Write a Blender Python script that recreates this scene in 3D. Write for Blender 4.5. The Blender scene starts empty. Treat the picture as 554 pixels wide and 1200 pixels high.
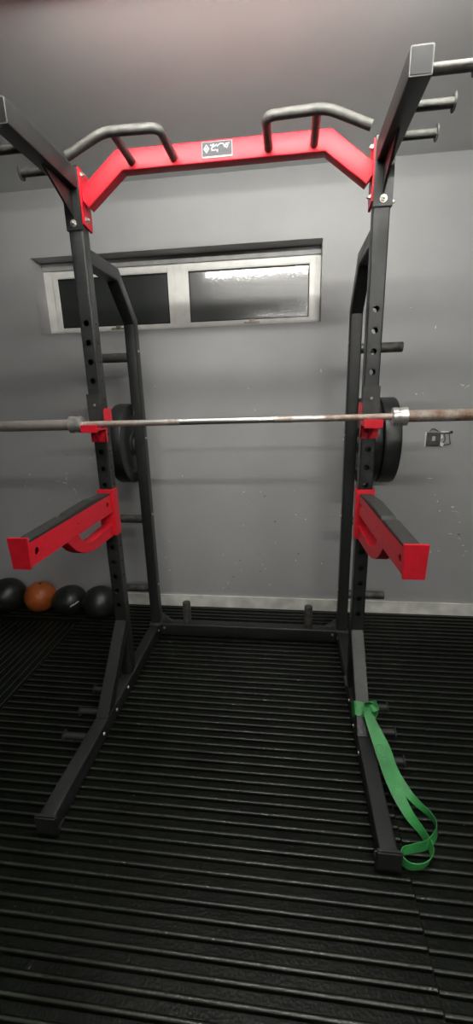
import bpy, bmesh, math, random
from mathutils import Vector, Matrix
random.seed(7)
PI = math.pi
SC = bpy.context.scene
COL = SC.collection

# ------------------------------------------------------------------ materials
def new_mat(name):
    m = bpy.data.materials.new(name); m.use_nodes = True
    nt = m.node_tree
    return m, nt, nt.nodes['Principled BSDF']

def N(nt, t, **kw):
    n = nt.nodes.new(t)
    for k, v in kw.items():
        if k in n.inputs: n.inputs[k].default_value = v
        else: setattr(n, k, v)
    return n

def ramp(nt, fac, stops):
    r = nt.nodes.new('ShaderNodeValToRGB')
    el = r.color_ramp.elements
    while len(el) < len(stops): el.new(0.5)
    for e, (p, c) in zip(el, stops):
        e.position = p; e.color = (*c, 1) if len(c) == 3 else c
    nt.links.new(fac, r.inputs['Fac'])
    return r

def simple(name, col, rough=0.5, metal=0.0, var=0.15, scale=30, bump=0.0, bscale=200, spec=0.5, coat=0.0):
    m, nt, b = new_mat(name)
    tc = N(nt, 'ShaderNodeTexCoord')
    n = N(nt, 'ShaderNodeTexNoise', Scale=scale, Detail=4.0)
    nt.links.new(tc.outputs['Object'], n.inputs['Vector'])
    lo = [c * (1 - var) for c in col]; hi = [min(1, c * (1 + var)) for c in col]
    r = ramp(nt, n.outputs['Fac'], [(0.3, lo), (0.7, hi)])
    nt.links.new(r.outputs['Color'], b.inputs['Base Color'])
    b.inputs['Roughness'].default_value = rough
    b.inputs['Metallic'].default_value = metal
    b.inputs['Specular IOR Level'].default_value = spec
    b.inputs['Coat Weight'].default_value = coat
    if bump > 0:
        n2 = N(nt, 'ShaderNodeTexNoise', Scale=bscale, Detail=3.0)
        nt.links.new(tc.outputs['Object'], n2.inputs['Vector'])
        bp = N(nt, 'ShaderNodeBump', Strength=bump, Distance=0.002)
        nt.links.new(n2.outputs['Fac'], bp.inputs['Height'])
        nt.links.new(bp.outputs['Normal'], b.inputs['Normal'])
    return m

def mat_wall():
    m, nt, b = new_mat('grey_wall_paint')
    geo = N(nt, 'ShaderNodeNewGeometry')
    n1 = N(nt, 'ShaderNodeTexNoise', Scale=1.6, Detail=6.0, Roughness=0.6)
    nt.links.new(geo.outputs['Position'], n1.inputs['Vector'])
    r = ramp(nt, n1.outputs['Fac'], [(0.3, (0.375, 0.378, 0.378)), (0.7, (0.435, 0.438, 0.440))])
    # fine scratches and scuffs, thin and pale, low on the wall
    n2 = N(nt, 'ShaderNodeTexNoise', Scale=28.0, Detail=3.0, Distortion=1.5)
    nt.links.new(geo.outputs['Position'], n2.inputs['Vector'])
    sp = ramp(nt, n2.outputs['Fac'], [(0.775, (0, 0, 0)), (0.80, (1, 1, 1))])
    mx = N(nt, 'ShaderNodeMixRGB'); mx.inputs['Color2'].default_value = (0.6, 0.6, 0.58, 1)
    nt.links.new(r.outputs['Color'], mx.inputs['Color1'])
    nt.links.new(sp.outputs['Color'], mx.inputs['Fac'])
    nt.links.new(mx.outputs['Color'], b.inputs['Base Color'])
    b.inputs['Roughness'].default_value = 0.52
    b.inputs['Specular IOR Level'].default_value = 0.4
    n3 = N(nt, 'ShaderNodeTexNoise', Scale=9.0, Detail=8.0, Roughness=0.65)
    nt.links.new(geo.outputs['Position'], n3.inputs['Vector'])
    bp = N(nt, 'ShaderNodeBump', Strength=0.35, Distance=0.004)
    nt.links.new(n3.outputs['Fac'], bp.inputs['Height'])
    nt.links.new(bp.outputs['Normal'], b.inputs['Normal'])
    return m

def mat_rubber():
    m, nt, b = new_mat('black_rubber_matting')
    geo = N(nt, 'ShaderNodeNewGeometry')
    n1 = N(nt, 'ShaderNodeTexNoise', Scale=5.0, Detail=7.0, Roughness=0.65)
    nt.links.new(geo.outputs['Position'], n1.inputs['Vector'])
    r = ramp(nt, n1.outputs['Fac'], [(0.3, (0.0015, 0.0025, 0.0014)), (0.62, (0.004, 0.0055, 0.0034)), (0.8, (0.013, 0.012, 0.007))])
    # chalk and dust specks
    v = N(nt, 'ShaderNodeTexNoise', Scale=55.0, Detail=2.0)
    nt.links.new(geo.outputs['Position'], v.inputs['Vector'])
    sp = ramp(nt, v.outputs['Fac'], [(0.79, (0, 0, 0)), (0.82, (1, 1, 1))])
    mx = N(nt, 'ShaderNodeMixRGB'); mx.inputs['Color2'].default_value = (0.14, 0.14, 0.12, 1)
    nt.links.new(r.outputs['Color'], mx.inputs['Color1'])
    nt.links.new(sp.outputs['Color'], mx.inputs['Fac'])
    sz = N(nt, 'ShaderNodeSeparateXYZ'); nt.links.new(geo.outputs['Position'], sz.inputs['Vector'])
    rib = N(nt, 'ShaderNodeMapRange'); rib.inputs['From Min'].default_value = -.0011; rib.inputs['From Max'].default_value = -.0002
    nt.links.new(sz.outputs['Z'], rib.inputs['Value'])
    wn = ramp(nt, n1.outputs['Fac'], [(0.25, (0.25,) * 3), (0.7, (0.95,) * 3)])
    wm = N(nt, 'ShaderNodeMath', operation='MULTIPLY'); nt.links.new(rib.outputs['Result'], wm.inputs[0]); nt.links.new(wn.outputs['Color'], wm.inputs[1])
    mw = N(nt, 'ShaderNodeMixRGB'); mw.inputs['Color2'].default_value = (0.034, 0.039, 0.029, 1)  # rib tops paler: worn rubber plus rib highlights put into the colour
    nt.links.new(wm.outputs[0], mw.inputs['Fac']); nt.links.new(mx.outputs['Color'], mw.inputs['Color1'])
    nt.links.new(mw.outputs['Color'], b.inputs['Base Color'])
    n4 = N(nt, 'ShaderNodeTexNoise', Scale=12.0, Detail=5.0)
    nt.links.new(geo.outputs['Position'], n4.inputs['Vector'])
    rr = N(nt, 'ShaderNodeMapRange'); rr.inputs['To Min'].default_value = 0.30; rr.inputs['To Max'].default_value = 0.55
    nt.links.new(n4.outputs['Fac'], rr.inputs['Value'])
    nt.links.new(rr.outputs['Result'], b.inputs['Roughness'])
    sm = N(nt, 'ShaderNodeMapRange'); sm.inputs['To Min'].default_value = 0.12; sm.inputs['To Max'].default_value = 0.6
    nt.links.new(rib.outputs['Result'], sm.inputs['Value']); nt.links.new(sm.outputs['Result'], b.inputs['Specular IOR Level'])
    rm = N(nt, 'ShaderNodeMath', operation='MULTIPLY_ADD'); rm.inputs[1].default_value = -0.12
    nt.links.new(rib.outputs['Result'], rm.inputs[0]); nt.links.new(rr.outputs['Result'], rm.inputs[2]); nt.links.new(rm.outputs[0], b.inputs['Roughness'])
    vo = N(nt, 'ShaderNodeTexVoronoi', Scale=110.0)
    nt.links.new(geo.outputs['Position'], vo.inputs['Vector'])
    bp = N(nt, 'ShaderNodeBump', Strength=0.6, Distance=0.0015)
    nt.links.new(vo.outputs['Distance'], bp.inputs['Height'])
    nt.links.new(bp.outputs['Normal'], b.inputs['Normal'])
    return m

def mat_bar(name, stops, rough, amt, metal=0.9):
    """steel with rust in bands along the bar: stops over object X (0..1 = -1.1..1.1)"""
    m, nt, b = new_mat(name)
    tc = N(nt, 'ShaderNodeTexCoord')
    sx = N(nt, 'ShaderNodeSeparateXYZ'); nt.links.new(tc.outputs['Object'], sx.inputs['Vector'])
    mr = N(nt, 'ShaderNodeMapRange'); mr.inputs['From Min'].default_value = -1.1; mr.inputs['From Max'].default_value = 1.1
    nt.links.new(sx.outputs['X'], mr.inputs['Value'])
    mask = ramp(nt, mr.outputs['Result'], stops)
    n = N(nt, 'ShaderNodeTexNoise', Scale=22.0, Detail=6.0, Roughness=0.7)
    nt.links.new(tc.outputs['Object'], n.inputs['Vector'])
    nr = ramp(nt, n.outputs['Fac'], [(0.30, (0.45,) * 3), (0.7, (1,) * 3)])
    mu = N(nt, 'ShaderNodeMath', operation='MULTIPLY')
    nt.links.new(mask.outputs['Color'], mu.inputs[0]); nt.links.new(nr.outputs['Color'], mu.inputs[1])
    mu2 = N(nt, 'ShaderNodeMath', operation='MULTIPLY'); mu2.inputs[1].default_value = amt
    nt.links.new(mu.outputs[0], mu2.inputs[0])
    mx = N(nt, 'ShaderNodeMixRGB')
    mx.inputs['Color1'].default_value = (0.74, 0.73, 0.70, 1); mx.inputs['Color2'].default_value = (0.20, 0.105, 0.055, 1)
    nt.links.new(mu2.outputs[0], mx.inputs['Fac'])
    nt.links.new(mx.outputs['Color'], b.inputs['Base Color'])
    mm = N(nt, 'ShaderNodeMapRange'); mm.inputs['To Min'].default_value = metal; mm.inputs['To Max'].default_value = 0.25
    nt.links.new(mu2.outputs[0], mm.inputs['Value']); nt.links.new(mm.outputs['Result'], b.inputs['Metallic'])
    rg = N(nt, 'ShaderNodeMapRange'); rg.inputs['To Min'].default_value = rough; rg.inputs['To Max'].default_value = 0.75
    nt.links.new(mu2.outputs[0], rg.inputs['Value']); nt.links.new(rg.outputs['Result'], b.inputs['Roughness'])
    return m

def mat_emit(name, col, s):
    m, nt, b = new_mat(name)
    b.inputs['Base Color'].default_value = (*col, 1)
    b.inputs['Emission Color'].default_value = (*col, 1)
    b.inputs['Emission Strength'].default_value = s
    return m

def mat_patterned_glass():
    m, nt, b = new_mat('patterned_window_glass')
    tc = N(nt, 'ShaderNodeTexCoord')
    vo = N(nt, 'ShaderNodeTexVoronoi', Scale=115.0, feature='SMOOTH_F1')
    nt.links.new(tc.outputs['Object'], vo.inputs['Vector'])
    bp = N(nt, 'ShaderNodeBump', Strength=0.14, Distance=0.002)
    nt.links.new(vo.outputs['Distance'], bp.inputs['Height'])
    nt.links.new(bp.outputs['Normal'], b.inputs['Normal'])
    b.inputs['Base Color'].default_value = (0.035, 0.040, 0.038, 1)
    b.inputs['Roughness'].default_value = 0.30
    b.inputs['Coat Weight'].default_value = 0.9; b.inputs['Coat Roughness'].default_value = 0.02
    nt.links.new(bp.outputs['Normal'], b.inputs['Coat Normal'])
    b.inputs['IOR'].default_value = 1.52
    b.inputs['Specular IOR Level'].default_value = 0.8
    b.inputs['Transmission Weight'].default_value = 0.25
    return m

M = {}
M['wall'] = mat_wall()
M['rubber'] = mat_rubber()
M['black'] = simple('black_powder_coat', (0.0135, 0.0145, 0.0145), 0.40, 0, 0.25, 60, 0.25, 900)
M['peg'] = simple('worn_black_steel_peg', (0.075, 0.072, 0.066), 0.45, 0.35, 0.5, 25, 0.2, 300)
M['peg_top'] = simple('bare_steel_grip', (0.075, 0.073, 0.068), 0.42, 0.3, 0.35, 40, 0.5, 1200)
M['plug'] = simple('matt_black_tube_face', (0.022, 0.023, 0.024), 0.6, 0, 0.2)
M['edge'] = simple('pale_grey_edge', (0.30, 0.30, 0.30), 0.5, 0.2, 0.3, 80)  # pale tone for the horn end rims and hook rivets
M['red'] = simple('red_powder_coat', (0.66, 0.012, 0.028), 0.42, 0, 0.08, 50, 0.15, 900, 0.4)
M['pad'] = simple('black_rubber_pad', (0.024, 0.025, 0.023), 0.55, 0, 0.3, 50, 0.3, 400)
M['zinc'] = simple('zinc_bolt', (0.62, 0.60, 0.55), 0.3, 0.85, 0.2, 90)
M['white'] = simple('white_upvc', (0.88, 0.87, 0.83), 0.35, 0, 0.07, 14)
M['reveal_bead'] = simple('grey_head_trim', (0.36, 0.36, 0.35), 0.45, 0, 0.12, 20)
M['gasket'] = simple('black_gasket', (0.012, 0.012, 0.012), 0.6)
M['glass'] = mat_patterned_glass()
M['skirt'] = simple('worn_white_gloss', (0.80, 0.79, 0.73), 0.45, 0, 0.22, 9, 0.3, 60)
M['chip'] = simple('bare_plaster', (0.85, 0.84, 0.81), 0.8, 0, 0.15, 80)
M['chipdark'] = simple('dark_scuff', (0.045, 0.045, 0.045), 0.8, 0, 0.2, 80)
M['plain_wall'] = simple('dark_low_bounce_wall', (0.12, 0.12, 0.122), 0.6, 0, 0.1, 2)  # dark tone chosen for the unseen walls to cut fill light
M['ceiling'] = simple('grey_ceiling_paint', (0.84, 0.845, 0.84), 0.6, 0, 0.07, 1.5, 0.3, 20)
M['slab'] = simple('dark_subfloor', (0.012, 0.012, 0.011), 0.9)
M['plate'] = simple('black_bumper_rubber', (0.013, 0.014, 0.014), 0.42, 0, 0.3, 30, 0.2, 500)
M['hub'] = simple('steel_hub', (0.40, 0.39, 0.37), 0.4, 0.8, 0.2)
M['ballblack'] = simple('black_leather_ball', (0.010, 0.012, 0.010), 0.38, 0, 0.3, 12, 0.5, 160)
M['ballorange'] = simple('orange_leather_ball', (0.36, 0.085, 0.018), 0.40, 0, 0.28, 10, 0.5, 160)
M['print'] = simple('white_print', (0.6, 0.6, 0.58), 0.6)
M['band'] = simple('green_latex', (0.034, 0.25, 0.062), 0.5, 0, 0.3, 14, 0.3, 200)
M['bandprint'] = simple('pale_green_print', (0.16, 0.40, 0.22), 0.5)
M['label'] = simple('grey_nameplate', (0.045, 0.048, 0.055), 0.7, 0.0, 0.25, 90)
M['labelwhite'] = simple('white_nameplate_print', (0.50, 0.50, 0.50), 0.6, 0, 0.05)
M['socket'] = simple('grey_steel_back_box', (0.085, 0.085, 0.08), 0.55, 0.3, 0.25, 60)
M['copper'] = simple('dark_cable', (0.03, 0.028, 0.026), 0.6)
M['latch'] = simple('tarnished_latch', (0.42, 0.38, 0.30), 0.4, 0.6, 0.3, 60)
M['fitting'] = simple('white_light_body', (0.75, 0.75, 0.74), 0.4)
M['tube'] = mat_emit('lit_tube', (1.0, 0.985, 0.93), 160.0)
M['tube_bright'] = mat_emit('brighter_lit_tube', (1.0, 0.985, 0.93), 165.0)  # stronger emission for the two tubes behind the camera
M['shaft'] = mat_bar('worn_bar_steel', [(0.20, (.75,) * 3), (0.27, (.9,) * 3), (0.335, (.35,) * 3), (0.375, (.30,) * 3), (0.381, (.95,) * 3),
                     (0.395, (.95,) * 3), (0.40, (.0,) * 3), (0.585, (0,) * 3), (0.592, (.95,) * 3), (0.612, (.95,) * 3), (0.62, (.35,) * 3),
                     (0.672, (.35,) * 3), (0.68, (1,) * 3), (0.80, (.9,) * 3)], 0.24, 1.0)
M['sleeve_l'] = mat_bar('dull_sleeve_steel', [(0, (.7,) * 3), (1, (.7,) * 3)], 0.34, 0.75)
M['sleeve_r'] = mat_bar('rusty_sleeve_steel', [(0, (1,) * 3), (1, (1,) * 3)], 0.36, 1.0)
M['collar'] = simple('chrome_collar', (0.72, 0.71, 0.68), 0.34, 0.8, 0.2, 60)

# ------------------------------------------------------------------ mesh helpers
class MB:
    def __init__(s): s.bm = bmesh.new()
    def box(s, x0, x1, y0, y1, z0, z1, bev=0.0, mat=0, M4=None):
        b = bmesh.new()
        vs = [b.verts.new((x, y, z)) for x in (x0, x1) for y in (y0, y1) for z in (z0, z1)]
        for q in ((0, 1, 3, 2), (4, 6, 7, 5), (0, 4, 5, 1), (2, 3, 7, 6), (0, 2, 6, 4), (1, 5, 7, 3)):
            b.faces.new([vs[i] for i in q])
        if bev > 0: bmesh.ops.bevel(b, geom=list(b.edges), offset=bev, segments=2, affect='EDGES')
        s.merge(b, mat, M4); return s
    def merge(s, b, mat=0, M4=None):
        bmesh.ops.recalc_face_normals(b, faces=b.faces)
        if M4: b.transform(M4)
        mp = {}
        for v in b.verts: mp[v] = s.bm.verts.new(v.co)
        for f in b.faces:
            try: g = s.bm.faces.new([mp[v] for v in f.verts]); g.material_index = mat
            except ValueError: pass
        b.free()
    def cyl(s, a, b, r, r2=None, seg=24, cap=True, mat=0):
        a, b = Vector(a), Vector(b); d = b - a
        r2 = r if r2 is None else r2
        m = bmesh.new()
        bmesh.ops.create_cone(m, cap_ends=cap, segments=seg, radius1=r, radius2=r2, depth=d.length)
        R = d.to_track_quat('Z', 'Y').to_matrix().to_4x4()
        s.merge(m, mat, Matrix.Translation((a + b) / 2) @ R); return s
    def lathe(s, prof, a, axis, seg=48, mat=0, cap=True):
        """prof: (distance along axis, radius)"""
        b = bmesh.new(); rings = []
        for d, r in prof:
            rings.append([b.verts.new((r * math.cos(2 * PI * k / seg), r * math.sin(2 * PI * k / seg), d)) for k in range(seg)])
        for i in range(len(rings) - 1):
            for k in range(seg):
                b.faces.new([rings[i][k], rings[i][(k + 1) % seg], rings[i + 1][(k + 1) % seg], rings[i + 1][k]])
        if cap and prof[0][1] > 1e-5: b.faces.new(rings[0])
        if cap and prof[-1][1] > 1e-5: b.faces.new(rings[-1])
        bmesh.ops.remove_doubles(b, verts=b.verts, dist=1e-6)
        R = Vector(axis).to_track_quat('Z', 'Y').to_matrix().to_4x4()
        s.merge(b, mat, Matrix.Translation(Vector(a)) @ R); return s
    def prism(s, pts, axis, lo, hi, mat=0, bev=0.0):
        """polygon pts in the two other axes, extruded on axis from lo to hi"""
        b = bmesh.new()
        def P(p, t): return {'X': (t, p[0], p[1]), 'Y': (p[0], t, p[1]), 'Z': (p[0], p[1], t)}[axis]
        A = [b.verts.new(P(p, lo)) for p in pts]; B = [b.verts.new(P(p, hi)) for p in pts]
        b.faces.new(A); b.faces.new(B[::-1]); n = len(pts)
        for i in range(n): b.faces.new([A[i], A[(i + 1) % n], B[(i + 1) % n], B[i]])
        bmesh.ops.recalc_face_normals(b, faces=b.faces)
        if bev > 0: bmesh.ops.bevel(b, geom=list(b.edges), offset=bev, segments=2, affect='EDGES')
        s.merge(b, mat); return s
    def sweep(s, path, prof, up, cap=True, mat=0):
        """closed profile (u along 'side', v along 'up') swept along a path with mitred joints"""
        path = [Vector(p) for p in path]; up = Vector(up).normalized()
        b = bmesh.new(); rings = []
        for i, p in enumerate(path):
            d0 = (path[i] - path[i - 1]).normalized() if i else (path[1] - path[0]).normalized()
            d1 = (path[i + 1] - path[i]).normalized() if i < len(path) - 1 else d0
            t = (d0 + d1).normalized()
            side = d0.cross(up).normalized(); v = side.cross(d0).normalized()
            ring = []
            for (u, w) in prof:
                q = p + side * u + v * w           # project along d0 on the mitre plane
                k = (p - q).dot(t) / d0.dot(t)
                ring.append(b.verts.new(q + d0 * k))
            rings.append(ring)
        n = len(prof)
        for i in range(len(rings) - 1):
            for k in range(n): b.faces.new([rings[i][k], rings[i][(k + 1) % n], rings[i + 1][(k + 1) % n], rings[i + 1][k]])
        if cap: b.faces.new(rings[0]); b.faces.new(rings[-1][::-1])
        s.merge(b, mat); return s
    def build(s, name, mats, parent=None, smooth=35):
        me = bpy.data.meshes.new(name)
        s.bm.to_mesh(me); s.bm.free()
        for m in (mats if isinstance(mats, (list, tuple)) else [mats]): me.materials.append(m)
        if smooth:
            me.polygons.foreach_set('use_smooth', [True] * len(me.polygons))
            me.set_sharp_from_angle(angle=math.radians(smooth))
        o = bpy.data.objects.new(name, me); COL.objects.link(o)
        if parent:
            o.parent = parent
            w = world_of(parent)
            o.matrix_parent_inverse = w.inverted() if WORLD[0] else Matrix.Identity(4)
        return o
def world_of(o):
    m = o.matrix_basis.copy()
    return world_of(o.parent) @ o.matrix_parent_inverse @ m if o.parent else m
WORLD = [True]      # parts are written in world coordinates and hang on their thing's empty

def rrect(w, h, r=0.006, n=3):
    pts = []
    for cx, cy, a0 in ((w / 2 - r, h / 2 - r, 0), (-w / 2 + r, h / 2 - r, PI / 2), (-w / 2 + r, -h / 2 + r, PI), (w / 2 - r, -h / 2 + r, 1.5 * PI)):
        for k in range(n + 1):
            a = a0 + k * PI / 2 / n
            pts.append((cx + r * math.cos(a), cy + r * math.sin(a)))
    return pts
def circ(r, n=20): return [(r * math.cos(2 * PI * k / n), r * math.sin(2 * PI * k / n)) for k in range(n)]
def arc_path(pts, r, n=6):
    """round the corners of a polyline"""
    pts = [Vector(p) for p in pts]; out = [pts[0]]
    for i in range(1, len(pts) - 1):
        a, b, c = pts[i - 1], pts[i], pts[i + 1]
        u = (a - b).normalized(); v = (c - b).normalized()
        p0, p2 = b + u * r, b + v * r
        for k in range(n + 1):
            t = k / n; out.append(p0 * (1 - t) ** 2 + b * 2 * t * (1 - t) + p2 * t ** 2)
    out.append(pts[-1]); return out

def thing(name, label, cat, loc=(0, 0, 0), group=None):
    o = bpy.data.objects.new(name, None); COL.objects.link(o)
    o.location = loc; o.empty_display_size = 0.1
    o['label'] = label; o['category'] = cat
    if group: o['group'] = group
    return o
def tag(o, label, cat, group=None):
    o['label'] = label; o['category'] = cat
    if group: o['group'] = group
    return o
def structure(o): o['kind'] = 'structure'; return o

# ------------------------------------------------------------------ room
WY = 0.922; CZ = 2.69; XL, XR, YB = -4.0, 4.0, -7.5
OX0, OX1, OZ0, OZ1 = -1.333, 0.441, 1.900, 2.335
FY = 1.05
b = MB(); T = 0.24
b.box(XL - .2, OX0, WY, WY + T, -.05, CZ); b.box(OX1, XR + .2, WY, WY + T, -.05, CZ)
b.box(OX0, OX1, WY, WY + T, -.05, OZ0); b.box(OX0, OX1, WY, WY + T, OZ1, CZ)
wall_back = structure(b.build('wall_back', M['wall'], None, 0))
structure(MB().box(XL - .2, XL, YB, WY, -.05, CZ).build('wall_left', M['plain_wall'], None, 0))
structure(MB().box(XR, XR + .2, YB, WY, -.05, CZ).build('wall_right', M['plain_wall'], None, 0))
structure(MB().box(XL - .2, XR + .2, YB - .2, YB, -.05, CZ).build('wall_front', M['plain_wall'], None, 0))
structure(MB().box(XL - .2, XR + .2, YB - .2, WY + T, CZ, CZ + .1).build('ceiling', M['ceiling'], None, 0))
structure(MB().box(XL - .2, XR + .2, YB - .2, WY + T, -.15, -.014).build('floor', M['slab'], None, 0))
bb = MB()
# slightly wavy top edge of the worn skirting
n = 60; top = []
for i in range(n + 1):
    x = XL + (XR - XL) * i / n
    top.append((x, 0.080 + random.uniform(-.0015, .0015)))
bb.prism([(XL, -.012)] + top + [(XR, -.012)], 'Y', WY - .014, WY - .0002)
structure(bb.build('baseboard_back', M['skirt'], None, 0))

# paint chips and scuffs on the back wall
def blob(mb, x, z, rx, rz, rot=0, mat=0):
    k = random.randint(6, 9); pts = []
    for i in range(k):
        a = 2 * PI * i / k; q = random.uniform(.45, 1.15)
        u, v = rx * q * math.cos(a), rz * q * math.sin(a)
        pts.append((x + u * math.cos(rot) - v * math.sin(rot), z + u * math.sin(rot) + v * math.cos(rot)))
    mb.prism(pts, 'Y', WY - .0008, WY + .0005, mat)
chips = [(-1.32, .925, .018, .003, -.3), (-1.30, .95, .012, .003, -.9), (-1.25, .875, .014, .003, -.8), (-1.569, .984, .007, .004, 0), (-1.60, .93, .004, .004, 0),
         (1.095, 1.842, .003, .009, 0), (1.276, 1.515, .016, .004, -.2), (1.312, 1.508, .012, .003, .4), (1.02, 1.47, .006, .004, 0), (1.06, 1.472, .005, .003, 0),
         (1.305, .763, .010, .004, 0), (1.23, .735, .005, .004, 0), (1.36, .66, .007, .003, 0), (1.37, .55, .007, .003, 0), (1.31, .58, .012, .003, 0), (1.40, .50, .010, .003, .1),
         (1.21, .80, .004, .005, 0), (1.42, .46, .010, .002, .3), (1.25, .46, .004, .003, 0), (1.05, .42, .005, .003, 0),
         (-.46, .97, .003, .006, 0), (.31, .70, .006, .006, 0), (.375, .67, .005, .005, 0), (.17, .50, .004, .005, 0), (.13, .18, .002, .013, 0), (.10, .30, .004, .004, 0),
         (-.17, .18, .003, .008, .2), (-.60, .27, .008, .003, .9), (-.62, .37, .005, .003, 0), (-.04, .86, .008, .003, 0), (.30, .87, .003, .003, 0), (.45, 1.62, .003, .012, 0),
         (-.05, .62, .005, .003, 0), (.49, .35, .003, .008, 0), (-.40, 1.9, .003, .003, 0), (-.2, .40, .004, .003, 0), (-1.1, 1.10, .004, .003, 0), (-.95, .60, .006, .003, .5),
         (-1.18, .68, .006, .003, .6), (-1.0, .42, .005, .004, 0), (-1.45, .80, .008, .002, 1.0), (1.15, .95, .018, .002, -.15)]
chips += [(-1.62, .90, .022, .0012, 1.2), (-1.58, .87, .016, .0012, .9), (-1.29, .99, .012, .0015, -1.0), (-1.24, .86, .016, .0015, -1.1), (-1.36, .935, .020, .0012, .05),
          (-1.22, .80, .006, .002, .4), (1.33, .73, .030, .0012, -.15), (1.20, .45, .003, .007, 0), (1.41, .43, .012, .0015, .9), (-.64, .33, .010, .0012, .9), (.08, .33, .002, .008, .2),
          (1.30, 1.50, .010, .0015, .9), (1.36, 1.75, .010, .0012, 0), (.95, 1.95, .004, .002, 0), (.30, 1.30, .003, .003, 0), (-1.05, .30, .008, .0015, -.7)]
for i in range(34):
    chips.append((random.uniform(-1.7, 1.6), random.choice([random.uniform(.12, .9), random.uniform(.12, 1.6)]), random.uniform(.002, .006), random.uniform(.0015, .004), random.uniform(-1, 1)))
c = MB()
for x, z, rx, rz, ro in chips: blob(c, x, z, rx * 1.15, rz * 1.3, ro)
for x, z, rx, rz in [(1.365, .575, .008, .010), (-.13, .23, .007, .008), (-.17, .14, .007, .006), (.06, .42, .006, .007), (.06, .28, .007, .004), (.33, .42, .012, .005), (.10, .83, .012, .004),
                     (.17, .65, .010, .006), (-.08, .36, .007, .006), (1.38, 1.78, .012, .003), (-.3, .12, .010, .004), (-1.27, 1.12, .006, .004)]:
    blob(c, x, z, rx * .8, rz * .8, 0, 1)
c.build('paint_chips', [M['chip'], M['chipdark']], wall_back, 0)

# window
wd = bpy.data.objects.new('window_1', None); COL.objects.link(wd); structure(wd); wd.location = ((OX0 + OX1) / 2, FY, OZ0)
f = MB(); D = 0.06
f.box(OX0, OX0 + .062, FY, FY + D, OZ0, 2.30, .004); f.box(OX1 - .030, OX1 + .02, FY, FY + D, OZ0, 2.285, .004)
f.box(OX0, OX1, FY, FY + D, OZ0, 1.925, .003); f.box(OX0 + .03, OX1 - .01, FY + .004, FY + D, 2.262, 2.335, .003)
f.box(-.470, -.408, FY - .004, FY + D, OZ0 + .004, 2.285, .004)
f.build('window_frame', M['white'], wd, 0)
MB().box(OX0 + .001, OX1 - .001, FY - .010, FY + .003, 2.288, OZ1 - .0005, .002).build('head_trim', M['reveal_bead'], wd, 0)
def sash(x0, x1, lean=0.0):
    z0, z1 = 1.921, 2.270; w = .036
    p = bpy.data.objects.new('sash', None)
    s = MB(); y0 = FY - .008; y1 = FY + .035
    s.box(x0, x0 + w, y0, y1, z0, z1, .004); s.box(x1 - w, x1, y0, y1, z0, z1, .004)
    s.box(x0 + w - .002, x1 - w + .002, y0, y1, z0, z0 + w * .72, .004); s.box(x0 + w - .002, x1 - w + .002, y0, y1, z1 - w * .8, z1, .004)
    so = s.build('sash', M['white'], wd, 0)
    gx0, gx1, gz0, gz1 = x0 + w, x1 - w, z0 + w * .72, z1 - w * .8
    g = MB(); t = .006
    g.box(gx0, gx0 + t, y0 + .004, y0 + .02, gz0, gz1); g.box(gx1 - t, gx1, y0 + .004, y0 + .02, gz0, gz1)
    g.box(gx0, gx1, y0 + .004, y0 + .02, gz0, gz0 + t); g.box(gx0, gx1, y0 + .004, y0 + .02, gz1 - t, gz1)
    g.build('gasket', M['gasket'], so, 0)
    MB().box(gx0 + .002, gx1 - .002, y0 + .014, y0 + .019, gz0 + .002, gz1 - .002).build('pane', M['glass'], so, 0)
    xm = (x0 + x1) / 2 + .02
    h = MB(); h.box(xm - .05, xm + .05, y0 - .012, y0 - .002, z0 + .004, z0 + .013, .002)
    h.box(xm - .016, xm + .016, y0 - .016, y0, z0 + .006, z0 + .026, .003); h.cyl((xm, y0 - .028, z0 + .018), (xm, y0, z0 + .018), .006)
    h.build('window_handle', M['latch'], so)
sash(OX0 + .062, -.470); sash(-.408, OX1 - .030)

# ------------------------------------------------------------------ floor mats (ribs are the mats' moulded pattern)
PITCH = .0432
def make_mat(name, label, x0, x1, y0, y1, along, phase):
    """ribbed rubber mat; ribs run along X or Y, rib tops at z = 0"""
    lo, hi = (y0, y1) if along == 'X' else (x0, x1)
    e = .0015; lo += e; hi -= e
    prof = []
    k0 = math.ceil((lo + .012 - phase) / PITCH)
    k = k0
    prof.append((lo, -.006))
    while phase + k * PITCH < hi - .014:
        c_ = phase + k * PITCH
        # groove on the near side of the rib, then a rounded rib
        prof += [(c_ - .0125, -.006), (c_ - .0118, -.0115), (c_ - .0068, -.0118), (c_ - .006, -.004), (c_ - .004, -.0007), (c_, 0.0), (c_ + .0045, -.0008), (c_ + .0065, -.003), (c_ + .0085, -.0058)]
        k += 1
    prof.append((hi, -.006))
    a, c2 = ((x0 + e, x1 - e) if along == 'X' else (y0 + e, y1 - e))
    m = bmesh.new(); n = 2
    rows = []
    for t in (a, c2):
        rows.append([m.verts.new((t, p, z) if along == 'X' else (p, t, z)) for p, z in prof])
        rows.append([m.verts.new((t, p, -.0135) if along == 'X' else (p, t, -.0135)) for p, z in (prof[0], prof[-1])])
    A, Ab, B, Bb = rows
    for i in range(len(prof) - 1): m.faces.new([A[i], A[i + 1], B[i + 1], B[i]])
    m.faces.new(A + [Ab[1], Ab[0]]); m.faces.new(B + [Bb[1], Bb[0]])
    m.faces.new([A[0], B[0], Bb[0], Ab[0]]); m.faces.new([A[-1], B[-1], Bb[1], Ab[1]]); m.faces.new([Ab[0], Ab[1], Bb[1], Bb[0]])
    mb = MB(); mb.merge(m)
    o = mb.build(name, M['rubber'], None, 50)
    return tag(o, label, 'rubber mat')
PH = -.771
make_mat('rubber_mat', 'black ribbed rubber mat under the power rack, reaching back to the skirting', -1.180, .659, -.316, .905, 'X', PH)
make_mat('rubber_mat', 'black ribbed rubber mat in the middle foreground, in front of the rack feet', -1.180, .659, -1.536, -.316, 'X', PH)
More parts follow.
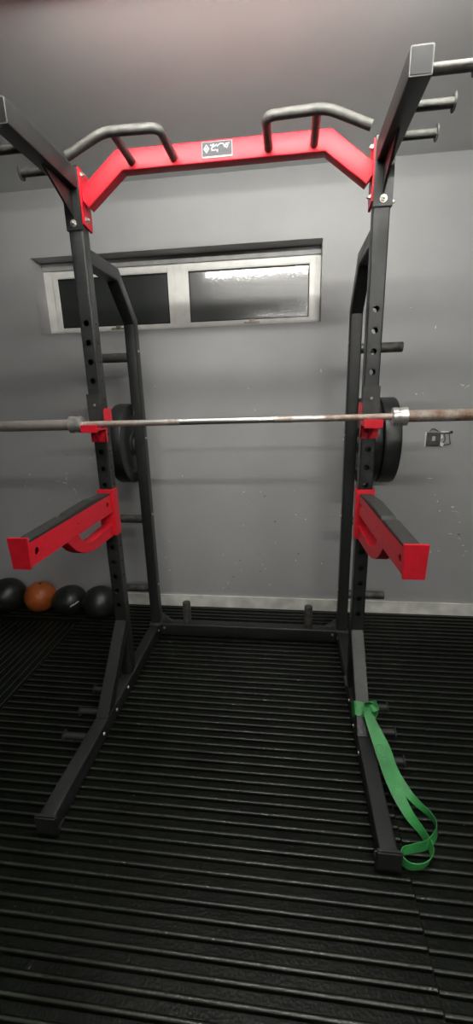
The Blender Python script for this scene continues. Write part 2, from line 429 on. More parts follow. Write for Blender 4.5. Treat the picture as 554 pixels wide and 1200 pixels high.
make_mat('rubber_mat', 'black ribbed rubber mat right of the rack, reaching back to the skirting', .659, 2.49, -.316, .905, 'X', PH + .006)
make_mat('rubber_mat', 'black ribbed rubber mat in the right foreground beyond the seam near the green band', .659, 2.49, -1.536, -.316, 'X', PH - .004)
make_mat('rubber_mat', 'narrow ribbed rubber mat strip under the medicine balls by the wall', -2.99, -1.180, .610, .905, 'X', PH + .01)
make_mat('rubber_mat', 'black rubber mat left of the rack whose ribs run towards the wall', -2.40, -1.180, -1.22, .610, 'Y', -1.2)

# ------------------------------------------------------------------ ceiling lights
for i, (y, lab) in enumerate([(-.50, 'white batten tube light on the ceiling just above the crossbar'), (-2.55, 'white batten tube light on the ceiling behind the camera, middle one'),
                              (-4.70, 'white batten tube light on the ceiling furthest from the window')]):
    t = thing('ceiling_light', lab, 'light', (.2, y, CZ), 'batten lights on the ceiling')
    x0, x1 = -.56, .96
    if i: x0, x1 = ((-.45, 1.05), (.58, 2.08), (-.45, 1.05))[i]
    q = MB()
    if i: q.box(x0 - .02, x1 + .02, y - .035, y + .035, CZ - .05, CZ, .004)
    else: q.prism([(y - .03, CZ), (y + .03, CZ), (y + .070, CZ - .066), (y + .066, CZ - .068), (y + .022, CZ - .05), (y - .022, CZ - .05), (y - .066, CZ - .068), (y - .070, CZ - .066)], 'X', x0 - .02, x1 + .02)  # unseen flared reflector, shaped to keep a hot spot off the ceiling
    q.build('light_body', M['fitting'], t, 0)
    for xe in (x0, x1 - .02): MB().box(xe, xe + .02, y - .014, y + .014, CZ - .095, CZ - .05, .003).build('tube_holder', M['fitting'], t, 0)
    MB().cyl((x0 + .02, y, CZ - .078), (x1 - .02, y, CZ - .078), .013).build('tube', M['tube_bright' if i else 'tube'], t)

# ------------------------------------------------------------------ power rack
W = .5915; U = .060
rack = thing('power_rack', 'black and red steel half rack with a red pull-up crossbar and forward horns', 'power rack', (0, 0, 0))
ZT = 2.362; ZR = .077

def hole_panel(mb, O, eu, ev, w, length, holes, rad, depth=.003):
    """flat strip (origin O, width along eu, length along ev) with round holes and a short inner lip"""
    O, eu, ev = Vector(O), Vector(eu), Vector(ev); nrm = eu.cross(ev)
    b = bmesh.new(); seg = 16
    def P(u, v, d=0): return b.verts.new(O + eu * u + ev * v - nrm * d)
    a = w / 2; hs = sorted(holes)
    v0 = 0
    for h in hs:
        if h - a > v0 + 1e-5: b.faces.new([P(-a, v0), P(a, v0), P(a, h - a), P(-a, h - a)])
        ring, lip, sq = [], [], []
        for k in range(seg):
            an = 2 * PI * k / seg; cx, cy = math.cos(an), math.sin(an); mx = max(abs(cx), abs(cy))
            ring.append(P(rad * cx, h + rad * cy)); lip.append(P(rad * cx, h + rad * cy, depth)); sq.append(P(a * cx / mx, h + a * cy / mx))
        for k in range(seg):
            j = (k + 1) % seg
            b.faces.new([ring[k], sq[k], sq[j], ring[j]]); b.faces.new([lip[k], ring[k], ring[j], lip[j]])
        v0 = h + a
    if v0 < length - 1e-5: b.faces.new([P(-a, v0), P(a, v0), P(a, length), P(-a, length)])
    bmesh.ops.remove_doubles(b, verts=b.verts, dist=1e-6)
    mp = {}
    for v in b.verts: mp[v] = mb.bm.verts.new(v.co)
    for f in b.faces: mb.bm.faces.new([mp[v] for v in f.verts])
    b.free()

HOLES = [1.8095 - .0777 * k for k in range(18)]
def upright(sx):
    mb = MB(); r = .006; z0 = ZR; L = ZT - z0; cx = sx * W; cy = U / 2
    fl = U - 2 * r
    hz = [h - z0 for h in HOLES]
    hole_panel(mb, (cx, 0, z0), (1, 0, 0), (0, 0, 1), fl, L, hz, .0125)
    hole_panel(mb, (cx, U, z0), (-1, 0, 0), (0, 0, 1), fl, L, hz, .0125)
    hole_panel(mb, (cx + U / 2, cy, z0), (0, 1, 0), (0, 0, 1), fl, L, hz, .0050)
    hole_panel(mb, (cx - U / 2, cy, z0), (0, -1, 0), (0, 0, 1), fl, L, hz, .0050)
    for qx, qy, a0 in ((1, 1, 0), (-1, 1, PI / 2), (-1, -1, PI), (1, -1, 1.5 * PI)):
        ox, oy = cx + qx * (U / 2 - r), cy + qy * (U / 2 - r); n = 4; prev = None
        for k in range(n + 1):
            a = a0 + k * PI / 2 / n
            p = [mb.bm.verts.new((ox + r * math.cos(a), oy + r * math.sin(a), z)) for z in (z0, ZT)]
            if prev: mb.bm.faces.new([prev[0], p[0], p[1], prev[1]])
            prev = p
    bmesh.ops.remove_doubles(mb.bm, verts=mb.bm.verts, dist=1e-6)
    o = mb.build('front_upright', M['black'], rack, 35)
    MB().box(cx - U / 2 + .002, cx + U / 2 - .002, .002, U - .002, ZT - .006, ZT + .003, .001).build('end_cap', M['plug'], o, 0)
    return o

def bolt(p, ax, parent, r=.010):
    p, ax = Vector(p), Vector(ax)
    q = MB(); q.cyl(p - ax * .001, p + ax * .0018, r * 1.35, seg=20); q.cyl(p + ax * .0018, p + ax * .009, r, seg=6)
    q.lathe([(0, r * .62), (.004, r * .55), (.006, r * .3)], p + ax * .009, ax, 14)
    return q.build('bolt', M['zinc'], parent, 30)

def band_peg(x, y, z, sx, L=.112, r=.0135, rf=.024, parent=rack):
    q = MB(); q.lathe([(0, r), (L, r), (L + .0015, r), (L + .0015, rf), (L + .005, rf), (L + .006, rf - .002)], (x, y, z), (sx, 0, 0), 24)
    return q.build('band_peg', M['peg_top'] if z > 1 else M['plug'], parent, 30)

for sx in (-1, 1):
    X = sx * W
    upright(sx)
    # rear upright, bent forward at the top to meet the front upright
    q = MB(); q.sweep([(X, .541, ZR), (X, .541, 1.885), (X, .345, 2.070), (X, U, 2.070)], rrect(U, U), (1, 0, 0), True)
    ru = q.build('rear_upright', M['black'], rack, 35)
    for z in (1.71, 1.24, .78, .315):
        MB().lathe([(0, .025), (.205, .025), (.209, .0235), (.209, .019), (.195, .018)], (X + sx * .029, .541, z), (sx, 0, 0), 28).build('plate_peg', M['peg'], ru, 30)
        q = MB(); q.lathe([(0, .0065), (.004, .0055), (.005, 0)], (X - sx * .030, .541, z + .03), (-sx, 0, 0), 14); q.build('bolt', M['zinc'], ru)
    # base rail with foot cap
    q = MB(); q.sweep([(X, -.783, ZR / 2), (X, .573, ZR / 2)], rrect(U, ZR), (0, 0, 1), True)
    br = q.build('base_rail', M['black'], rack, 35)
    q = MB(); q.box(X - .042, X + .042, -.800, -.783, .0, .083, .005); q.box(X - .036, X + .036, -.800, -.74, .0, .012, .003)
    q.build('foot_cap', M['gasket'], br, 0)
    for y, z in ((.47, .052), (-.067, .05), (-.219, .042), (-.368, .04)):
        q = MB(); q.lathe([(0, .0085), (.004, .0075), (.0055, 0)], (X - sx * U / 2, y, z), (-sx, 0, 0), 14); q.build('bolt', M['zinc'], br)
    for y in (-.09, -.245, -.398): band_peg(X + sx * U / 2 - sx * .002, y, .045, sx, parent=br)
    # diagonal brace
    dz, dy = .327, .319; L = math.hypot(dz, dy); nx = (dz / L, dy / L)   # normal into (y,z)
    t = .058; off_y, off_z = dz / L * t, -dy / L * t
    pts = [(0.0, .404), (-.319, ZR), (-.319 + t * L / dz * 1.0, ZR), (0.0, .404 - t * L / dy)]
    q = MB(); q.prism(pts, 'X', X - .0285, X + .0285, 0, .0028)
    q.build('diagonal_brace', M['black'], rack, 35)
    MB().box(X - .042, X + .034, .0, U + .022, ZR - .0005, ZR + .005, .001).build('base_plate', M['peg'], br, 0)
    MB().box(X - .036, X + .036, .485, .575, ZR - .0005, ZR + .005, .001).build('base_plate', M['peg'], br, 0)
    # sleeve bracket round the top of the upright, the horn and its gusset
    q = MB(); q.box(X - .034, X + .034, -.006, .0, 2.150, ZT + .006, .0015)
    q.box(X + sx * .030 if sx > 0 else X - .035, X + .035 if sx > 0 else X - .030, -.004, .055, 2.150, ZT + .004, .0012)
    sl = q.build('horn_bracket', M['black'], rack, 0)
    bolt((X + sx * .002, -.006, 2.174), (0, -1, 0), sl)
    bolt((X + sx * .035, .03, 2.174), (sx, 0, 0), sl, .008)
    q = MB(); q.prism([(-.006, 2.290), (-.006, 2.192), (-.205, 2.290)], 'X', X - .004, X + .004)
    q.build('gusset', M['black'], sl, 0)
    q = MB(); q.sweep([(X, -.430, 2.3225), (X, -.006, 2.3225)], rrect(U, .067, .004), (0, 0, 1), False)
    hn = q.build('horn', M['black'], rack, 35)
    q = MB(); q.sweep([(X, -.4305, 2.3225), (X, -.424, 2.3225)], rrect(U - .001, .066, .004), (0, 0, 1), True)
    q.build('horn_end_rim', M['edge'], hn, 0)
    MB().box(X - .027, X + .027, -.4315, -.42, 2.2925, 2.3525, .001).build('horn_end_face', M['gasket'], hn, 0)  # dark face across the end of the horn
    for y in (-.09, -.245, -.398): band_peg(X + sx * U / 2 - sx * .002, y, 2.318, sx, parent=hn)

# crossbar
cb_pts = [(-.553, 2.258), (-.3935, 2.378), (.3935, 2.378), (.553, 2.258)]
q = MB(); q.sweep([(x, .040, z) for x, z in cb_pts], rrect(.050, .069, .004), (0, 0, 1), True)
cb = q.build('pull_up_crossbar', M['red'], rack, 35)
for sx in (-1, 1):
    q = MB(); xx = (sx * (W - U / 2), sx * (W - U / 2 - .009)); x0, x1 = min(xx), max(xx)
    q.prism([(.004, 2.172), (.076, 2.160), (.082, 2.19), (.082, 2.36), (.004, 2.366)], 'X', x0, x1, 0, .001)
    ep = q.build('end_plate', M['red'], cb, 0)
    for z in (2.345, 2.192): bolt((sx * (W - U / 2 - .009), .025, z), (-sx, 0, 0), ep, .009)
    # weld seam where the bar bends
    # multi grip handle: a bent tube on two posts reaching forward
    hp = arc_path([(sx * .178, .014, 2.370), (sx * .178, -.175, 2.370), (sx * .372, -.175, 2.374), (sx * .514, -.170, 2.318)], .035)
    q = MB(); q.sweep(hp, circ(.0155), (0, 0, 1), True)
    q.cyl((sx * .342, .016, 2.370), (sx * .342, -.175, 2.373), .0145)
    q.build('grip_handle', M['peg_top'], cb, 40)
# nameplate with a diamond mark and a script word on each of two lines
q = MB(); q.box(-.069, .045, .0128, .0155, 2.3560, 2.4060, .0005, 0)
npl = q.build('nameplate', M['labelwhite'], cb, 0)
q = MB(); q.box(-.067, .043, .0120, .0130, 2.3605, 2.4045, 0, 0); q.build('nameplate_field', M['label'], npl, 0)
q = MB()
def stroke(mb, pts, w, y=.0117, t=.0006):
    pts = [Vector((p[0], y, p[1])) for p in pts]
    mb.sweep(pts, [(-t, -w / 2), (t, -w / 2), (t, w / 2), (-t, w / 2)], (0, 0, 1)) if False else None
    for a, c_ in zip(pts, pts[1:]):
        d = (c_ - a); L = d.length
        if L < 1e-6: continue
        an = math.atan2(d.z, d.x)
        M4 = Matrix.Translation((a + c_) / 2) @ Matrix.Rotation(-an, 4, 'Y')
        mb.box(-L / 2 - w * .3, L / 2 + w * .3, -t, t, -w / 2, w / 2, 0, 0, M4)
cx, cz = -.0515, 2.3835
stroke(q, [(cx, cz + .012), (cx + .009, cz), (cx, cz - .012), (cx - .009, cz), (cx, cz + .012)], .0030)
stroke(q, [(cx - .003, cz - .005), (cx - .003, cz + .005)], .0022); stroke(q, [(cx + .004, cz + .004), (cx - .002, cz), (cx + .004, cz - .004)], .002)
u = -.036
stroke(q, [(u, 2.395), (u + .008, 2.390), (u + .003, 2.382), (u + .009, 2.378)], .0028)
stroke(q, [(u + .006, 2.395), (u + .014, 2.396), (u + .010, 2.388), (u + .018, 2.391), (u + .023, 2.395), (u + .026, 2.389), (u + .031, 2.394), (u + .037, 2.397), (u + .046, 2.396)], .0026)
stroke(q, [(u + .048, 2.396), (u + .052, 2.386), (u + .058, 2.395), (u + .070, 2.396)], .0028)
stroke(q, [(u + .053, 2.390), (u + .066, 2.391), (u + .061, 2.382), (u + .055, 2.386)], .0026)
stroke(q, [(u + .004, 2.376), (u + .010, 2.380), (u + .013, 2.376), (u + .018, 2.380), (u + .022, 2.376), (u + .027, 2.379), (u + .026, 2.371)], .0022)
q.build('nameplate_print', M['labelwhite'], npl, 0)

# rear base beam with two storage posts
q = MB(); q.sweep([(-W + U / 2, .541, ZR / 2), (W - U / 2, .541, ZR / 2)], rrect(U, ZR), (0, 0, 1), True)
rb = q.build('rear_base_beam', M['black'], rack, 35)
for sx in (-1, 1):
    q = MB(); q.lathe([(0, .025), (.143, .025), (.147, .023), (.147, .0)], (sx * .387, .545, ZR - .002), (0, 0, 1), 28)
    q.build('storage_post', M['peg'], rb, 30)
    q = MB(); q.prism([(sx * (W - U / 2), ZR), (sx * (W - U / 2 - .075), ZR), (sx * (W - U / 2), ZR + .06)], 'Y', .552, .560)
    q.build('corner_gusset', M['peg'], rb, 0)
    q = MB(); q.lathe([(0, .008), (.004, .007), (.0055, 0)], (sx * .535, .511, .05), (0, -1, 0), 14); q.build('bolt', M['zinc'], rb)

# ------------------------------------------------------------------ J cups
for sx, lab in ((-1, 'red and black J cup hook on the left front upright, carrying the bar'), (1, 'red and black J cup hook on the right front upright, carrying the bar')):
    X = sx * W
    t = thing('bar_hook', lab, 'bar hook', (X, 0, 1.32), 'J cups holding the barbell')
    q = MB(); q.box(X - .036, X + .036, -.007, -.0005, 1.312, 1.405, .001)
    inn = X - sx * .0305
    xa, xb = sorted((inn, inn - sx * .006))
    q.prism([(-.007, 1.312), (.006, 1.312), (.010, 1.385), (.078, 1.392), (.078, 1.458), (.004, 1.458), (-.007, 1.440)], 'X', xa, xb)
    q.box(X - .036, X + .036, -.093, -.005, 1.3675, 1.3845 + sx * .0037, .002)
    q.box(X - .036, X + .036, -.098, -.086, 1.362, 1.3945, .002)
    q.prism([(-.006, 1.368), (-.006, 1.318), (-.020, 1.318), (-.060, 1.368)], 'X', X - .005, X + .005)
    q.build('hook_plate', M['red'], t, 0)
    q = MB(); q.box(X - .034, X + .034, -.012, -.0005, 1.4055, 1.522, .0015)
    jk = q.build('guard_plate', M['pad'], t, 0)
    q = MB(); q.lathe([(0, .006), (.002, .005), (.003, 0)], (X, -.012, 1.475), (0, -1, 0), 12); q.build('rivet', M['edge'], jk)

# ------------------------------------------------------------------ barbell
BZ = 1.3985; BY = -.045; BX = .016
tilt = .0062
bar = thing('barbell', 'rusty steel barbell resting across the two red hooks', 'barbell', (BX, BY, BZ))
WORLD[0] = False
MB().lathe([(-.665, .0135), (.665, .0135)], (0, 0, 0), (1, 0, 0), 28).build('shaft', M['shaft'], bar, 40)
for sx, ms in ((-1, M['sleeve_l']), (1, M['sleeve_r'])):
    MB().lathe([(.708, .0235), (1.085, .0235), (1.090, .022)], (0, 0, 0), (sx, 0, 0), 36).build('sleeve', ms, bar, 30)
    q = MB(); q.lathe([(.652, .018), (.655, .034), (.668, .0365), (.676, .0345), (.690, .0345), (.700, .0365), (.711, .0365), (.714, .0235)], (0, 0, 0), (sx, 0, 0), 40)
    q.build('collar', M['collar'], bar, 25)
WORLD[0] = True
bar.rotation_euler = (0, -tilt, 0)

# ------------------------------------------------------------------ safety spotter arms
K = .08; SL = .045
for sx, lab in ((-1, 'red safety spotter arm with black pad on the left upright'), (1, 'red safety spotter arm with black pad on the right upright')):
    X = sx * W
    t = thing('spotter_arm', lab, 'spotter arm', (X, 0, .98), 'red spotter arms')
    def shear(o, part_k=True):
        for v in o.data.vertices:
            y = v.co.y
            if y < -.004: v.co.x += sx * K * (-y); v.co.z += SL * y
        return o
    # bracket that wraps the upright
    q = MB(); q.box(X - .0385, X + .0385, -.008, -.0008, .866, 1.092, .001)
    for s2 in (-1, 1):
        xa, xb = sorted((X + s2 * .0315, X + s2 * .0385)); q.box(xa, xb, -.004, .045, .900 if s2 * sx > 0 else .866, 1.092, .001)
    q.build('mounting_bracket', M['red'], t, 0)
    # arm: side plates, floor and holes
    q = MB(); L = .600; yc = -.006
    for s2 in (-1, 1):
        xs = X + s2 * .0275
        O = (xs, -L, .985 + .0425)
        hole_panel(q, O, (0, 0, -s2), (0, 1, 0), .085, L - .008, [.045], .0115) if False else None
    def side(mb, xs, out):
        # side plate with three holes, thin solid
        b2 = bmesh.new()
        ys = [(-.560, .0115), (-.300, .0045), (-.050, .0105)]
        top, bot = 1.070, .985
        def P(y, z, d=0): return b2.verts.new((xs + (-out) * d, y, z))
        cur = -L; a = .030
        segs = []
        for hy, hr in ys:
            for z0_, z1_ in ((bot, top),):
                if hy - a > cur: b2.faces.new([P(cur, z0_), P(hy - a, z0_), P(hy - a, z1_), P(cur, z1_)])
            n_ = 24; ring, sq, lip = [], [], []
            zc = (top + bot) / 2 + (.004 if hr < .01 or hy > -.1 else 0); hw = (top - bot) / 2
            for k in range(n_):
                an = 2 * PI * k / n_; c1, s1 = math.cos(an), math.sin(an)
                m_ = max(abs(c1), abs(s1)); uy, uz = c1 / m_, s1 / m_
                sq.append(P(hy + a * uy, (top + bot) / 2 + hw * uz)); ring.append(P(hy + hr * c1, zc + hr * 1.15 * s1)); lip.append(P(hy + hr * c1, zc + hr * 1.15 * s1, .004))
            for k in range(n_):
                j = (k + 1) % n_
                b2.faces.new([ring[k], sq[k], sq[j], ring[j]]); b2.faces.new([lip[k], ring[k], ring[j], lip[j]])
            cur = hy + a
        b2.faces.new([P(cur, bot), P(-.006, bot), P(-.006, top), P(cur, top)])
        bmesh.ops.remove_doubles(b2, verts=b2.verts, dist=1e-6)
        mb.merge(b2)
    side(q, X - .0285, -1); side(q, X + .0285, 1)
    # cross strips so the arm is a closed box section
    q.box(X - .0283, X + .0283, -L, -.006, .9852, .9885); q.box(X - .0283, X + .0283, -L, -.006, 1.0630, 1.0665)
    shear(q.build('arm_beam', M['red'], t, 0))
    q = MB(); q.prism([(-.600, 1.067), (-.600, 1.071), (-.575, 1.078), (-.36, 1.082), (-.345, 1.075), (-.325, 1.083), (-.16, 1.088), (-.06, 1.078), (-.012, 1.076), (-.012, 1.067)], 'X', X - .0255, X + .0275, 0, .0015)
    shear(q.build('rubber_pad', M['pad'], t, 0))
    q = MB(); q.prism([(X - .033, .9800), (X + .033, .9800), (X + .037, 1.093), (X - .037, 1.093)], 'Y', -.611, -.601, 0, .0012)
    shear(q.build('end_stop', M['red'], t, 0))
    # curved lower brace
    outer = [(-.006, .868), (-.10, .868), (-.18, .868), (-.235, .875), (-.285, .893), (-.325, .920), (-.355, .952), (-.385, .988)]
    inner = [(-.300, .988), (-.288, .965), (-.268, .940), (-.240, .922), (-.205, .914), (-.15, .916), (-.08, .922), (-.006, .928)]
    zz = [(y, z - SL * y * .35) for y, z in outer + inner]
    q = MB(); q.prism(zz, 'X', X - .0235, X + .0235, 0, .0015)
    shear(q.build('curved_brace', M['red'], t, 40))

# ------------------------------------------------------------------ weight plates
def plate(x0, x1, lab, R_=.226):
    xs = (x0 + x1) / 2
    t = thing('weight_plate', lab, 'weight plate', (xs, .541, 1.2385), 'bumper plates on the rear pegs')
    h = (x1 - x0) / 2; q = MB()
    half = [(-h + .004, .034), (-h, .040), (-h, .060), (-h + .010, .070), (-h + .010, .150), (-h, .165), (-h, R_ - .012), (-h + .004, R_ - .003), (-h + .012, R_)]
    prof = half + [(-d, r) for d, r in half[::-1]]
    q.lathe(prof + [prof[0]], (xs, .541, 1.2385), (1, 0, 0), 72, 0, False)
    o = q.build('rubber_disc', M['plate'], t, 30)
    q = MB(); q.lathe([(-h - .001, 0.0280), (-h - .001, .036), (h + .001, .036), (h + .001, 0.0280), (-h - .001, 0.0280)], (xs, .541, 1.2385), (1, 0, 0), 40, 0, False)
    q.build('hub_ring', M['hub'], t, 30)
plate(-.712, -.627, 'black rubber bumper plate on the left rear upright, behind the left hook')
plate(.627, .722, 'thicker inner black bumper plate on the right, against the rear upright')
plate(.727, .812, 'outer black bumper plate on the right rear peg, furthest from the upright')

# ------------------------------------------------------------------ medicine balls
def ball(x, y, r, sq, mat, lab, rot=0, mark=False):
    t = thing('medicine_ball', lab, 'medicine ball', (x, y, 0), 'medicine balls along the wall')
    b2 = bmesh.new(); bmesh.ops.create_uvsphere(b2, u_segments=48, v_segments=32, radius=1)
    for v in b2.verts:
        p = v.co
        zz_ = p.z * sq * r
        if p.z < -.75: zz_ = (-.75 + (p.z + .75) * .35) * sq * r      # sags where it sits
        w_ = 1
        # panel seams
        an = math.atan2(p.y, p.x); se = min(abs(((an * 6 / (2 * PI)) + .5) % 1 - .5) * 2, 1)
        g = 1 - .010 * math.exp(-(se / .05) ** 2)
        v.co = Vector((p.x * r * w_ * g, p.y * r * w_ * g, zz_ * g))
    zmin = min(v.co.z for v in b2.verts)
    for v in b2.verts: v.co.z -= zmin
    mb = MB(); mb.merge(b2, 0, Matrix.Translation((x, y, 0.0)) @ Matrix.Rotation(rot, 4, 'Z'))
    mb.build('ball_body', mat, t, 60)
    h = -zmin + r * sq
    if mark:
        q = MB()
        cam = Vector((.262, -1.844, 1.522)); c0 = Vector((x, y, h * .47)); d = (cam - c0).normalized()
        sd = Vector((d.y * -1, d.x, 0)).normalized(); sd = -sd if sd.x < 0 else sd; upv = sd.cross(d) * (1 if sd.cross(d).z > 0 else -1)
        prev = None
        for i in range(9):
            a = -.02 + i * .065; e = -.40 + .028 * i + (.05 if i % 2 else -.04)
            dd = (d + sd * (a) + upv * e).normalized()
            p = c0 + Vector((dd.x * r * 1.05, dd.y * r * 1.05, dd.z * r * sq)) * 1.0
            if prev: q.cyl(prev, p, .0035, seg=8)
            prev = p
        q.build('printed_mark', M['print'], t)
    q = MB(); q.lathe([(0, .012), (.003, .010), (.004, 0)], (x + .02, y - .01, h - .003), (0, 0, 1), 14); q.build('valve', M['gasket'], t)
ball(-1.80, .765, .134, .96, M['ballblack'], 'black medicine ball cut by the left edge, left of the orange ball', .3)
ball(-1.553, .785, .113, 1.0, M['ballorange'], 'orange brown medicine ball, the only coloured one in the row', 1.0)
ball(-1.315, .765, .122, .86, M['ballblack'], 'flattened black medicine ball with small white print, right of the orange ball', .7, True)
ball(-1.070, .735, .1235, .93, M['ballblack'], 'black medicine ball at the right end of the row, nearest the rack', .1)

# ------------------------------------------------------------------ green resistance band
band = thing('resistance_band', 'green latex resistance band knotted round the right diagonal brace, trailing onto the floor', 'resistance band', (.60, -.26, .15))
def ribbon(mb, pts, t=.0025):
    """pts: (centre, width vector) ; Catmull-Rom smoothed, solid ribbon"""
    P = [Vector(p[0]) for p in pts]; Wd = [Vector(p[1]) for p in pts]
    def cr(A, i, s):
        a = A[max(i - 1, 0)]; b_ = A[i]; c_ = A[i + 1]; d = A[min(i + 2, len(A) - 1)]
        return .5 * ((2 * b_) + (c_ - a) * s + (2 * a - 5 * b_ + 4 * c_ - d) * s * s + (3 * b_ - a - 3 * c_ + d) * s ** 3)
    C, V = [], []
    for i in range(len(P) - 1):
        for k in range(8): C.append(cr(P, i, k / 8)); V.append(cr(Wd, i, k / 8))
    C.append(P[-1]); V.append(Wd[-1])
    b2 = bmesh.new(); prev = None
    for i, (c_, w_) in enumerate(zip(C, V)):
        tg = (C[min(i + 1, len(C) - 1)] - C[max(i - 1, 0)]).normalized()
        nn = tg.cross(w_).normalized() * t / 2
        ring = [b2.verts.new(c_ + w_ / 2 + nn), b2.verts.new(c_ - w_ / 2 + nn), b2.verts.new(c_ - w_ / 2 - nn), b2.verts.new(c_ + w_ / 2 - nn)]
        if prev:
            for k in range(4): b2.faces.new([prev[k], prev[(k + 1) % 4], ring[(k + 1) % 4], ring[k]])
        else: b2.faces.new(ring)
        prev = ring
    b2.faces.new(prev[::-1]); mb.merge(b2)
q = MB()
# wrap round the brace
cy_, cz_ = -.245, .155
dn = Vector((0, -.7, -.714)) * 1.12; nv = Vector((0, -.714, .70))       # down the brace, outwards from its face
o0 = Vector((W, cy_, cz_))
def B(x, n_, d_): return o0 + Vector((x, 0, 0)) + nv * n_ + dn * d_
ws = dn * .052
hx, th = .034, .004
ribbon(q, [(B(hx, .010, .006), ws * .8), (B(.0, .006, .0), ws), (B(-hx + .004, .006, -.004), ws), (B(-hx - .003, -.004, -.004), ws), (B(-hx - .003, -.035, -.004), ws),
           (B(-hx - .002, -.060, 0), ws), (B(0, -.066, 0), ws), (B(hx + .002, -.060, 0), ws), (B(hx + .004, -.03, 0), ws), (B(hx + .004, .000, 0), ws), (B(hx - .004, .012, 0), ws * .9), (B(.004, .016, .006), ws * .7)])
# knot folds
ribbon(q, [(B(.006, .018, -.020), Vector((.0, -.02, .025))), (B(.022, .034, -.022), Vector((.01, -.02, .03))), (B(.046, .030, -.012), Vector((.015, -.02, .02))), (B(.052, .010, .008), Vector((.01, -.03, .01))), (B(.036, .014, .026), Vector((0, -.03, .0))), (B(.012, .022, .018), Vector((.0, -.02, .02)))])
ribbon(q, [(B(.012, .020, -.006), Vector((.012, -.018, -.022))), (B(.032, .040, -.004), Vector((.012, -.020, -.020))), (B(.056, .034, -.014), Vector((.014, -.018, -.024))), (B(.060, .010, -.020), Vector((.004, -.020, -.024))), (B(.046, .004, -.010), Vector((.002, -.018, -.022)))])
ribbon(q, [(B(-.004, .018, .018), Vector((.02, .01, .02))), (B(.014, .030, .002), Vector((.02, .015, .02))), (B(.034, .032, -.016), Vector((.02, .01, .02))), (B(.044, .018, -.030), Vector((.02, 0, .01))), (B(.030, .006, -.030), Vector((.02, 0, .01)))])
q.build('band_knot', M['band'], band, 50)
q = MB()
S = [((.600, -.262, .182), (.030, -.010, .012)),
     ((.615, -.318, .148), (.036, .004, .010)),
     ((.636, -.400, .108), (.044, .010, .006)),
     ((.655, -.490, .076), (.046, .014, .004)),
     ((.674, -.560, .056), (.042, .014, .010)),
     ((.700, -.622, .036), (.026, .012, .022)),
     ((.728, -.664, .024), (.012, .004, .030)),
     ((.744, -.705, .0195), (.010, -.004, .034)),
     ((.745, -.738, .0195), (.006, -.008, .034)),
     ((.728, -.765, .0195), (.002, -.008, .035)),
     ((.700, -.783, .0195), (.0, -.006, .035)),
     ((.668, -.788, .0195), (.0, -.004, .035)),
     ((.648, -.780, .0195), (.0, .0, .035)),
     ((.640, -.762, .0195), (.0, .0, .035)),
     ((.650, -.742, .0195), (.0, .004, .035)),
     ((.690, -.728, .0195), (.0, .006, .035)),
     ((.735, -.712, .0195), (-.002, .008, .034)),
     ((.772, -.680, .022), (-.006, .006, .033)),
     ((.788, -.645, .025), (-.004, -.002, .033)),
     ((.776, -.608, .028), (.004, -.008, .030)),
     ((.738, -.574, .040), (.020, .000, .020)),
     ((.704, -.535, .056), (.032, .008, .010)),
     ((.674, -.470, .074), (.040, .012, .004)),
     ((.660, -.395, .100), (.038, .010, .006)),
     ((.628, -.322, .140), (.034, .004, .010)),
     ((.604, -.268, .172), (.028, -.010, .012))]
ribbon(q, S)
q.build('band_strap', M['band'], band, 50)
# worn oval print on the strap
q = MB(); c0 = Vector((.640, -.412, .108)); e1 = Vector((.20, -.80, -.40)).normalized(); e2 = Vector((1, .25, .05)).normalized()
pp = [c0 + e1 * (.022 * math.cos(a * 2 * PI / 20)) + e2 * (.013 * math.sin(a * 2 * PI / 20)) for a in range(21)]
for a, c_ in zip(pp, pp[1:]): q.cyl(a, c_, .0009, seg=6)
for k in range(4): q.cyl(c0 + e1 * (.030 + .007 * k) - e2 * .008, c0 + e1 * (.034 + .007 * k) + e2 * .007, .0012, seg=6)
q.build('band_print', M['bandprint'], band, 0)

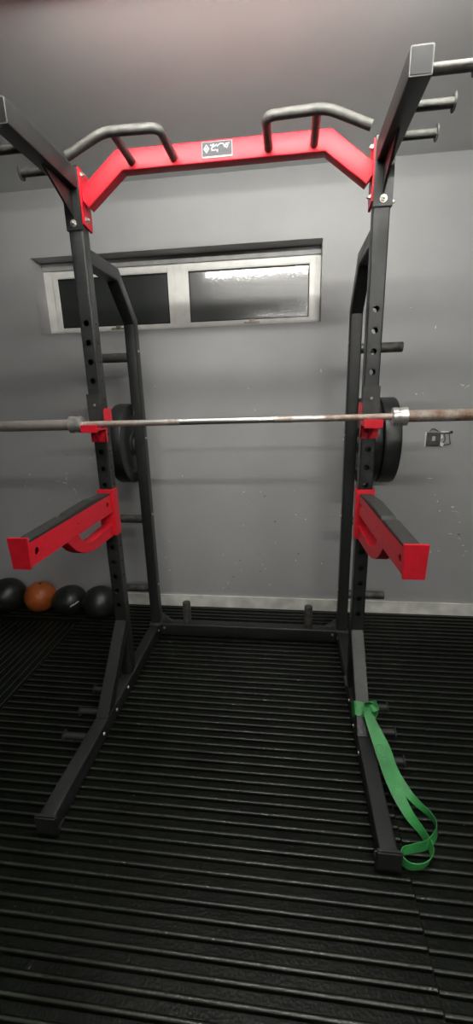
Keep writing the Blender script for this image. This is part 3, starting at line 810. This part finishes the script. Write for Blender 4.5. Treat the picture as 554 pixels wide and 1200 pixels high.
# ------------------------------------------------------------------ broken switch box on the wall
t = thing('electrical_box', 'small broken grey switch box with loose wires on the back wall', 'electrical box', (1.14, WY, 1.2))
q = MB(); q.box(1.100, 1.184, WY - .012, WY - .0006, 1.158, 1.238, .002); bx = q.build('back_box', M['socket'], t, 0)
q = MB(); q.box(1.134, 1.152, WY - .016, WY - .011, 1.188, 1.216, .001); q.build('terminal', M['labelwhite'], t, 0)
for pts, d in (([(1.094, 1.150), (1.101, 1.154), (1.101, 1.240), (1.094, 1.243)], .010), ([(1.184, 1.158), (1.199, 1.150), (1.207, 1.170), (1.186, 1.180)], .014),
               ([(1.184, 1.236), (1.225, 1.239), (1.228, 1.244), (1.186, 1.246)], .009), ([(1.186, 1.200), (1.198, 1.205), (1.194, 1.226), (1.187, 1.222)], .008)):
    q = MB(); q.prism(pts, 'Y', WY - d, WY - .0006); q.build('broken_plaster', M['chip'], t, 0)
q = MB()
for path in ([(1.18, 1.238), (1.205, 1.230), (1.235, 1.236), (1.247, 1.240)], [(1.19, 1.16), (1.22, 1.164), (1.246, 1.167), (1.238, 1.20), (1.232, 1.235)],
             [(1.118, 1.244), (1.130, 1.262), (1.150, 1.258), (1.168, 1.244)], [(1.20, 1.17), (1.213, 1.195), (1.206, 1.226)]):
    q.sweep(arc_path([(x, WY - .008, z) for x, z in path], .006), circ(.0022, 8), (0, 1, 0))
q.lathe([(0, .009), (.006, .008), (.008, 0)], (1.247, WY - .001, 1.238), (0, -1, 0), 14)
q.build('loose_wires', M['copper'], t)

# ------------------------------------------------------------------ world, camera, view
w = bpy.data.worlds.new('night'); SC.world = w; w.use_nodes = True
w.node_tree.nodes['Background'].inputs['Color'].default_value = (0.05, 0.06, 0.08, 1)
w.node_tree.nodes['Background'].inputs['Strength'].default_value = 0.25

cx, cy, cz, yaw, pitch, roll, f = 0.26205, -1.84415, 1.52221, 0.1283, -0.2809, -0.0282, 495.43
c, s = math.cos(yaw), math.sin(yaw)
fwd = Vector((-s * math.cos(pitch), c * math.cos(pitch), math.sin(pitch)))
right = Vector((c, s, 0)); up = right.cross(fwd)
cr, sr = math.cos(roll), math.sin(roll)
r2 = cr * right + sr * up; u2 = -sr * right + cr * up
cam = bpy.data.cameras.new('camera'); co = bpy.data.objects.new('camera', cam); COL.objects.link(co)
co.matrix_world = Matrix(((r2.x, u2.x, -fwd.x, cx), (r2.y, u2.y, -fwd.y, cy), (r2.z, u2.z, -fwd.z, cz), (0, 0, 0, 1)))
cam.sensor_fit = 'VERTICAL'; cam.sensor_height = 36; cam.lens = f / 1200 * 36; cam.clip_start = .01
SC.camera = co
SC.view_settings.view_transform = 'Standard'; SC.view_settings.look = 'None'
SC.view_settings.exposure = 0.12; SC.view_settings.gamma = 1; SC.view_settings.use_curve_mapping = False
